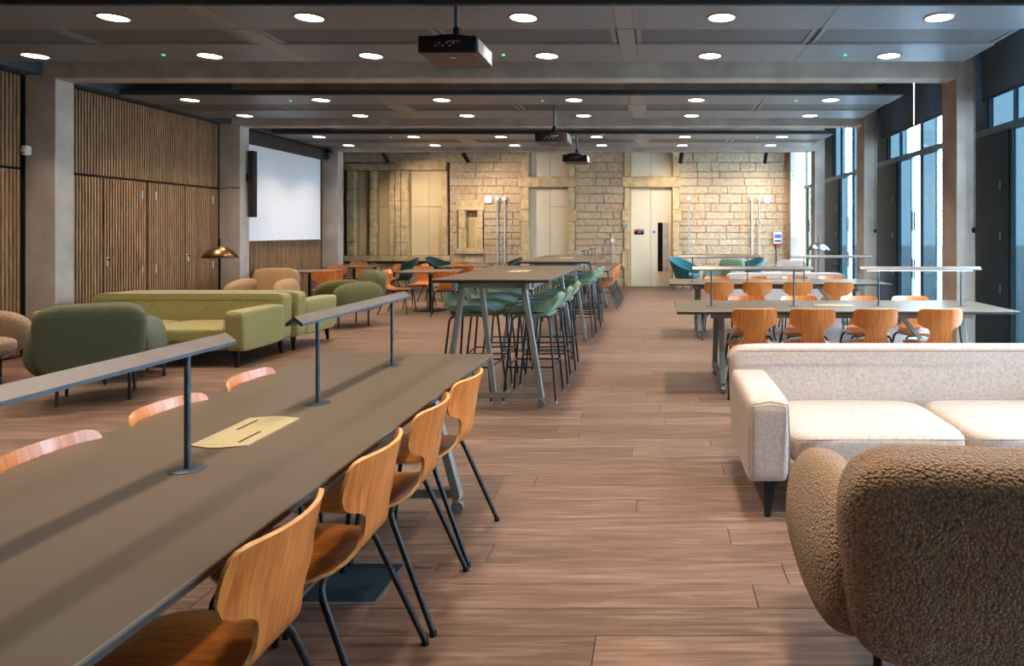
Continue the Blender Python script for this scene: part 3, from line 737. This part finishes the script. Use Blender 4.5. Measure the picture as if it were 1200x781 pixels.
def long_table(label, loc, rz, L=3.06, W=1.0, H=.75, group='long study tables', cat='table', name='long_table', plate=True, brace=True):
    """length along local x"""
    t = thing(name, label, cat, loc, rz, group); hl, hw = L/2, W/2
    MB().cbox(-hl, hl, -hw, hw, H-.012, H, .003).build('tabletop', M['lino'], t)
    MB().cbox(-hl+.004, hl-.004, -hw+.004, hw-.004, H-.028, H-.0125, .003).build('tabletop_edge', M['edge'], t)
    inn = .42 if H < .9 else .10
    for s in (-1, 1):
        MB().cbox(-hl+inn-.1, hl-inn+.1, s*.30-.02, s*.30+.02, H-.085, H-.029, .003).build('rail', M['legmetal'], t)
    for e in (-1, 1):
        x = e*(hl-inn)
        MB().cbox(x-.025, x+.025, -.34, .34, H-.075, H-.0295, .003).build('cross_rail', M['legmetal'], t)
        for s in (-1, 1):
            a = Vector((x, s*.25, H-.05)); b_ = Vector((x, s*(hw-.08), .085)); dv = b_-a; ang = math.atan2(dv.y, -dv.z)
            T = Matrix.Translation((a+b_)/2) @ Matrix.Rotation(ang, 4, 'X')
            lg = MB().cbox(-.026, .026, -.021, .021, -dv.length/2, dv.length/2, .003, T=T).build('leg', M['legmetal'], t)
            cx, cy = x, s*(hw-.085)
            MB().cbox(cx-.028, cx+.028, cy-.020, cy+.020, .065, .085, .003).build('castor_fork', M['chrome'], lg)
            MB().cyl((cx-.014, cy, .033), (cx+.014, cy, .033), .033, None, 14).cyl((cx-.024, cy, .033), (cx+.024, cy, .033), .010, None, 8).build('castor_wheel', M['wheel'], lg)
        MB().cbox(x-.02, x+.02, -hw+.09, hw-.09, .085, .13, .003).build('foot_bar', M['legmetal'], t)
        if brace:
            a = Vector((x-e*.5, 0, H-.06)); b_ = Vector((x, 0, .11)); dv = b_-a
            T = Matrix.Translation((a+b_)/2) @ Matrix.Rotation(math.atan2(-dv.x, -dv.z)*1, 4, 'Y')
            MB().cbox(-.02, .02, -.018, .018, -dv.length/2, dv.length/2, .003, T=T).build('brace', M['legmetal'], t)
        if H > .9:
            a = Vector((x, .10, H-.06)); b_ = Vector((x, -.005, .13)); dv = b_-a
            T = Matrix.Translation((a+b_)/2) @ Matrix.Rotation(math.atan2(dv.y, -dv.z), 4, 'X')
            MB().cbox(-.022, .022, -.02, .02, -dv.length/2, dv.length/2, .003, T=T).build('post', M['legmetal'], t)
    if plate:
        def poly(w, l, tip): return [(-l, -w*.2-.0), (-l*.86, -w), (l*.86, -w), (l, -w*.2), (l, w*.2), (l*.86, w), (-l*.86, w), (-l, w*.2)]
        p = MB().prism(poly(.094, .19, .02), H+.0002, H+.004).build('power_plate', M['plate'], t)
        MB().box(-.135, -.01, -.052, -.042, H+.004, H+.0045).build('cable_slot', M['void'], p); MB().box(.01, .135, .042, .052, H+.004, H+.0045).build('cable_slot', M['void'], p)
        MB().box(-.16, .10, .074, .076, H+.004, H+.0043).box(-.16, -.158, -.03, .076, H+.004, H+.0043).build('plate_line', M['plate_line'], p)
    return t
def reading_lamp(label, loc, rz, lit=False, group='slim reading lamps on the tables'):
    """origin on the table top, shade along local x, 1.2 m long"""
    t = thing('reading_lamp', label, 'lamp', loc, rz, group); h = .365; w_ = .034
    cs = [(-w_, h-.014), (0, h+.013), (w_, h-.014), (w_, h-.024), (w_*.72, h-.024), (0, h-.004), (-w_*.72, h-.024), (-w_, h-.024)]
    n = len(cs); vs = [(x, y, z) for x in (-.578, .578) for y, z in cs]
    m_ = MB().add(vs, [tuple(range(n)), tuple(range(n, 2*n))[::-1]]+[(i, n+i, n+(i+1)%n, (i+1)%n) for i in range(n)])
    for i, f in enumerate(m_.f): m_.mi[i] = 0 if i in (2, 3) else 1
    m_.build('shade', [M['lampshade'], M['lampstem']], t)
    MB().box(-.5, .5, -.012, .012, h-.029, h-.015).build('led_strip', M['led'] if lit else M['grey_plastic'], t)
    if lit:
        l = bpy.data.lights.new('strip_lamp', 'AREA'); l.shape = 'RECTANGLE'; l.size = 1.0; l.size_y = .03; l.energy = 3; l.color = (.9, .95, 1)
        lo = bpy.data.objects.new('lamp_glow', l); COL.objects.link(lo); lo.parent = t; lo.location = (0,0,h-.034)
    for x in (-.395, .395):
        MB().cyl((x,0,.004), (x,0,h-.015), .0085, None, 10).build('stem', M['lampstem'], t)
        MB().lathe([(0,.0028),(.047,.0024),(.05,.0003),(0,.0003)], 22, (x,0,0)).build('base_disc', M['lampstem'], t)
    return t
def lounge_chair(mat, label, loc, rz, group):
    t = thing('shell_armchair', label, 'armchair', loc, rz, group)
    rows = []
    for i in range(9):
        v = i/8; row = []
        for k in range(21):
            a = math.radians(-128+256*k/20); c = .5+.5*math.cos(a)
            top = .50+.34*c**1.3; z = .30+v*(top-.30); r = .24+.13*v**.7+.03*v*c
            row.append((math.sin(a)*r*1.08, -math.cos(a)*r-.05*v*c, z))
        rows.append(row)
    MB().sheet(rows, .04).build('shell', mat, t)
    MB().pillow((0, .02, .36), (.29, .30, .07), 3.2, 10).build('seat_cushion', mat, t)
    for sx in (-1, 1):
        for sy in (-1, 1): MB().cyl((sx*.16, sy*.16, .31), (sx*.25, sy*.25, 0), .012, .010, 8).build('leg', M['steel_black'], t)
    return t
def cafe_table(label, loc, rz, W=.98):
    t = thing('cafe_table', label, 'table', loc, rz, 'pedestal cafe tables'); h = W/2
    pol = []
    for cx, cy, a0 in ((h-.06,h-.06,0),(-h+.06,h-.06,90),(-h+.06,-h+.06,180),(h-.06,-h+.06,270)):
        for k in range(4): a = math.radians(a0+k*30); pol.append((cx+.06*math.cos(a), cy+.06*math.sin(a)))
    MB().prism(pol, .722, .742).build('tabletop', M['lino'], t)
    MB().cyl((0,0,.02), (0,0,.722), .032, None, 14).build('pedestal', M['steel_black'], t)
    MB().lathe([(0,.03),(.06,.028),(.30,.012),(.31,0),(0,0)], 32).build('base_disc', M['steel_black'], t)
    MB().box(-.28,.28,-.03,.03,.70,.7215).box(-.03,.03,-.28,.28,.70,.7215).build('top_bracket', M['steel_black'], t)
    return t
def floor_lamp(mat, label, loc):
    t = thing('floor_lamp', label, 'lamp', loc)
    MB().lathe([(.02,1.26),(.03,1.255),(.10,1.235),(.165,1.19),(.21,1.14),(.232,1.10),(.228,1.10),(.205,1.137),(.16,1.182),(.1,1.225),(.02,1.245)], 36).build('dome_shade', mat, t)
    MB().cyl((0,0,1.25), (0,0,1.37), .009, None, 8).build('finial', M['steel_black'], t)
    MB().cyl((0,0,.015), (0,0,1.25), .010, None, 8).build('pole', M['steel_black'], t)
    MB().lathe([(0,.02),(.13,.016),(.14,0),(0,0)], 28).build('base', M['steel_black'], t)

# ================================================================== NEAR TABLE GROUP
NT = (-1.43, 2.40)
long_table('long grey brown table in the left foreground, nearest the camera', (NT[0], NT[1], 0), PI/2, L=3.09, W=.985)
reading_lamp('slim grey reading lamp on the near table, cut by the left edge', (-1.385, 1.625, .7502), PI/2)
reading_lamp('slim grey reading lamp at the far end of the near table', (-1.385, 3.195, .7502), PI/2)
G1 = 'plywood chairs at the near table'
proto = hammer_chair('orange plywood chair nearest the camera, right side of the near table', G1)
proto.location = (-1.11, 1.61, 0); proto.rotation_euler = (0,0,PI/2)
CH = lambda x, y, rz, label, group: dup(proto, (x, y, 0), rz, label, group)
for y, lb in ((2.17, 'second orange plywood chair from the camera along the right side of the near table'), (2.69, 'third orange plywood chair from the camera along the right side of the near table'), (3.22, 'orange plywood chair at the far right corner of the near table')):
    CH(-1.11, y-.01, PI/2+random.uniform(-.04, .04), lb, G1)
for y, lb in ((2.14, 'pale plywood chair hidden behind the near table, cut by the left edge'), (2.66, 'plywood chair behind the near table, its top edge left of the first lamp stem'), (1.60, 'plywood chair behind the near table, outside the left edge of the frame'), (3.22, 'plywood chair behind the near table at its far left corner')):
    CH(-1.672, y, -PI/2+random.uniform(-.05, .05), lb, G1)
t = thing('floor_box', 'flush metal framed floor box under the near table', 'floor box', (-1.25, 2.83, 0))
MB().box(-.165,.165,-.17,-.155,.0003,.003).box(-.165,.165,.155,.17,.0003,.003).box(-.165,-.15,-.155,.155,.0003,.003).box(.15,.165,-.155,.155,.0003,.003).build('frame', M['steel'], t)
MB().box(-.15,.15,-.155,.155,.0003,.0015).build('lid', M['dark_panel'], t)

# ================================================================== BAR TABLES
GB = 'high bar tables'
long_table('high bar table with sage steel legs, nearer of the two', (-1.34, 6.73, 0), PI/2, 2.36, .96, 1.07, GB, 'bar table', 'bar_table', True, False)
long_table('high bar table with sage steel legs, farther of the two', (-1.34, 10.2, 0), PI/2, 2.36, .96, 1.07, GB, 'bar table', 'bar_table', True, False)
GS = 'green bar stools'
stp = bar_stool('sage green bar stool at the near bar table, right side, nearest the camera', GS); stp.location = (-1.07, 6.03, 0); stp.rotation_euler = (0,0,PI/2)
wh = ['nearest the camera', 'middle of three', 'farthest of three']
for b_, ys_ in (('near', (6.03, 6.68, 7.35)), ('far', (9.5, 10.15, 10.8))):
    for k, y in enumerate(ys_):
        for sd, x, rz in (('right', -1.07, PI/2), ('left', -1.60, -PI/2)):
            if b_ == 'near' and sd == 'right' and k == 0: continue
            dup(stp, (x, y, 0), rz+random.uniform(-.08, .08), f'sage green bar stool at the {b_} bar table, {sd} side, {wh[k]}', GS)
long_table('long low table with lamps beyond the bar tables', (-1.36, 14.2, 0), PI/2, 3.06, 1.0, .75)
reading_lamp('nearer small reading lamp on the low table beyond the bar tables', (-1.36, 13.42, .7502), PI/2); reading_lamp('farther small reading lamp on the low table beyond the bar tables', (-1.36, 14.98, .7502), PI/2)
for k in range(4):
    for sd, x, rz in (('right', -1.02, PI/2), ('left', -1.72, -PI/2)):
        CH(x, 13.1+k*.62, rz, f'plywood chair on the {sd} beyond the bar tables, {ORD[k]} from the camera', 'plywood chairs beyond the bar tables')

# ================================================================== RIGHT TABLES
for nm, yc, G in (('nearer', 6.58, 'plywood chairs at the nearer right table'), ('farther', 9.86, 'plywood chairs at the farther right table')):
    long_table(f'long grey table on the right, {nm} of two', (1.72, yc, 0), 0)
    reading_lamp(f'left reading lamp on the {nm} right table', (.93, yc-.05, .7502), 0)
    reading_lamp(f'right {"lit " if nm == "nearer" else ""}reading lamp on the {nm} right table', (2.53, yc-.05, .7502), 0, nm == 'nearer')
    for k, x in enumerate((.87, 1.39, 1.93, 2.50)):
        CH(x, yc-.36, random.uniform(-.05, .05), f'plywood chair with back to camera, {nm} right table, {ORD[k]} from left', G)
    for k, x in enumerate((.95, 1.5, 2.13, 2.67)):
        CH(x, yc+.33, PI+random.uniform(-.05, .05), f'plywood chair on the far side of the {nm} right table, {ORD[k]} from the left', G)

# ================================================================== SOFAS AND ARMCHAIRS
sofa(M['beige'], M['beige_seam'], 'oatmeal wool sofa in the right foreground', (.47+1.14, 3.95, 0), 0)
sofa(M['olive'], M['olive_seam'], 'olive green sofa on the left facing the camera', (-4.40-1.14, 7.80, 0), 0)
sofa(M['olive'], M['olive_seam'], 'green sofa back to back behind the olive sofa', (-4.36-1.14, 8.84, 0), PI)
sofa(M['beige'], M['beige_seam'], 'cream sofa behind the farther right table', (2.32, 12.6, 0), PI, 2.1)
armchair(M['b_beige'], 'camel boucle armchair in the right foreground seen from behind', (.93, 2.22, 0), math.radians(-8))
armchair(M['b_green'], 'moss green boucle armchair at the left seen from behind', (-4.90, 6.0, 0), math.radians(33))
armchair(M['b_beige'], 'camel boucle armchair cut by the left edge', (-6.5, 6.3, 0), math.radians(-100))
armchair(M['b_peach'], 'peach boucle armchair behind the green sofas', (-6.37, 11.1, 0), PI)
armchair(M['b_olive'], 'olive boucle armchair right of the green sofas', (-4.80, 10.65, 0), math.radians(135))
armchair(M['b_sage'], 'sage boucle armchair before the stone wall at right', (1.55, 15.2, 0), math.radians(150), .62)
armchair(M['b_cream'], 'cream boucle armchair before the stone wall at right', (2.92, 14.7, 0), math.radians(170), .68)
GT = 'teal shell armchairs by the stone wall'
lounge_chair(M['teal'], 'teal shell armchair beside the pale door', (.80, 17.3, 0), math.radians(-120), GT)
lounge_chair(M['teal'], 'teal shell armchair behind the sage armchair', (2.25, 16.9, 0), math.radians(110), GT)
for k, (x, y, a, lb) in enumerate(((-6.3, 16.8, 100, 'dark teal shell armchair below the blocked windows, largest of its row'), (-5.35, 17.3, -100, 'dark teal shell armchair right of the tall blocked window'), (-3.75, 16.9, 110, 'dark teal shell armchair below the two conduits'), (-8.0, 16.9, -60, 'dark teal shell armchair beside the far left column'))):
    lounge_chair(M['teal_dark'], lb, (x, y, 0), math.radians(a), GT)
t = thing('coffee_table', 'low black coffee table between moss armchair and olive sofa', 'table', (-5.3, 6.85, 0))
MB().lathe([(0,.34),(.36,.34),(.365,.33),(.36,.32),(0,.32)], 32).build('tabletop', M['edge'], t)
for k in range(4):
    a = math.radians(8+90*k); MB().cyl((.33*math.cos(a), .33*math.sin(a), .32), (.34*math.cos(a), .34*math.sin(a), 0), .013, None, 8).build('leg', M['steel_black'], t)
floor_lamp(M['bronze'], 'bronze dome floor lamp behind the green sofas', (-6.12, 9.6, 0)); floor_lamp(M['silver'], 'silver dome floor lamp near the far right windows', (3.28, 13.75, 0))

# ================================================================== CAFE TABLES
cafe_table('square pedestal table nearest in the cafe corner', (-4.2, 12.75, 0), math.radians(8), 1.05)
cafe_table('square pedestal table second from the stone wall', (-4.05, 14.7, 0), math.radians(4), 1.0)
cafe_table('square pedestal table beside the screen', (-6.45, 12.75, 0), 0); cafe_table('square pedestal table beyond the one beside the screen', (-6.44, 14.6, 0), 0)
GC = 'plywood cafe chairs'
for x, y, a, lb in ((-4.62, 12.35, -90, 'orange plywood chair facing right at the nearest cafe table'), (-4.60, 13.3, 180, 'plywood chair behind the nearest cafe table facing the camera'), (-3.70, 12.05, 15, 'plywood chair before the nearest cafe table with back to camera'), (-3.62, 12.95, 90, 'plywood chair right of the nearest cafe table'),
                    (-3.85, 13.95, 0, 'plywood chair before the second cafe table'), (-3.45, 14.6, 90, 'plywood chair right of the second cafe table'), (-4.70, 14.6, -90, 'plywood chair left of the second cafe table'), (-4.45, 15.35, 180, 'plywood chair behind the second cafe table'),
                    (-6.02, 15.2, -60, 'plywood chair facing right near the twin blocked windows'), (-5.72, 14.55, 90, 'plywood chair right of the table beyond the screen table'), (-5.85, 12.1, 20, 'plywood chair before the table beside the screen'), (-6.35, 13.4, 180, 'plywood chair behind the table beside the screen'), (-6.75, 15.3, 180, 'plywood chair behind the table beyond the screen table'), (-7.0, 12.5, -90, 'plywood chair left of the table beside the screen')):
    CH(x, y, math.radians(a), lb, GC)

# ================================================================== PROJECTORS
for k, (x0, y, zb, lb) in enumerate(((-1.86, 5.34, 2.86, 'large black ceiling projector at the front'), (-1.72, 9.75, 2.75, 'black ceiling projector in the middle bay'), (-1.75, 12.85, 2.79, 'small black ceiling projector in the rear bay'))):
    t = thing('projector', lb, 'projector', (x0+.23, y+.24, zb), 0, 'black ceiling projectors')
    b_ = MB().cbox(-.23, .23, -.24, .27, .006, .135, .008).build('body', M['proj'], t)
    MB().cbox(-.225, .225, -.235, .265, -.001, .0055, .002).build('underside', M['proj_under'], t)
    MB().box(-.02, .03, -.10, -.085, -.004, -.001).build('latch', M['white'], t)
    v = MB().cbox(.2305, .236, -.22, .25, .012, .128, .002).build('side_vent', M['proj_vent'], t)
    for yy in (-.20, -.06, .08): MB().box(.236, .2375, yy, yy+.125, .022, .118).build('vent_grille', M['grey_plastic'], v)
    MB().pillow((0, 0, .135), (.18, .19, .045), 3, 10).build('top_cover', M['proj'], t)
    for i in range(6): MB().box(-.10+i*.028, -.08+i*.028, -.2425, -.2402, .05+.02*(i % 2), .06+.02*(i % 2)).build('port', M['grey_plastic'], b_)
    for i in range(5): MB().box(.0+i*.022, .015+i*.022, -.2425, -.2402, .085, .094).build('port', M['grey_plastic'], b_)
    MB().cyl((.02, -.05, .15), (.02, -.05, .25), .028, None, 14).build('collar', M['proj'], t)
    MB().cyl((.02, -.05, .25), (.02, -.05, RZ-zb), .02, None, 12).build('pole', M['pole'], t)
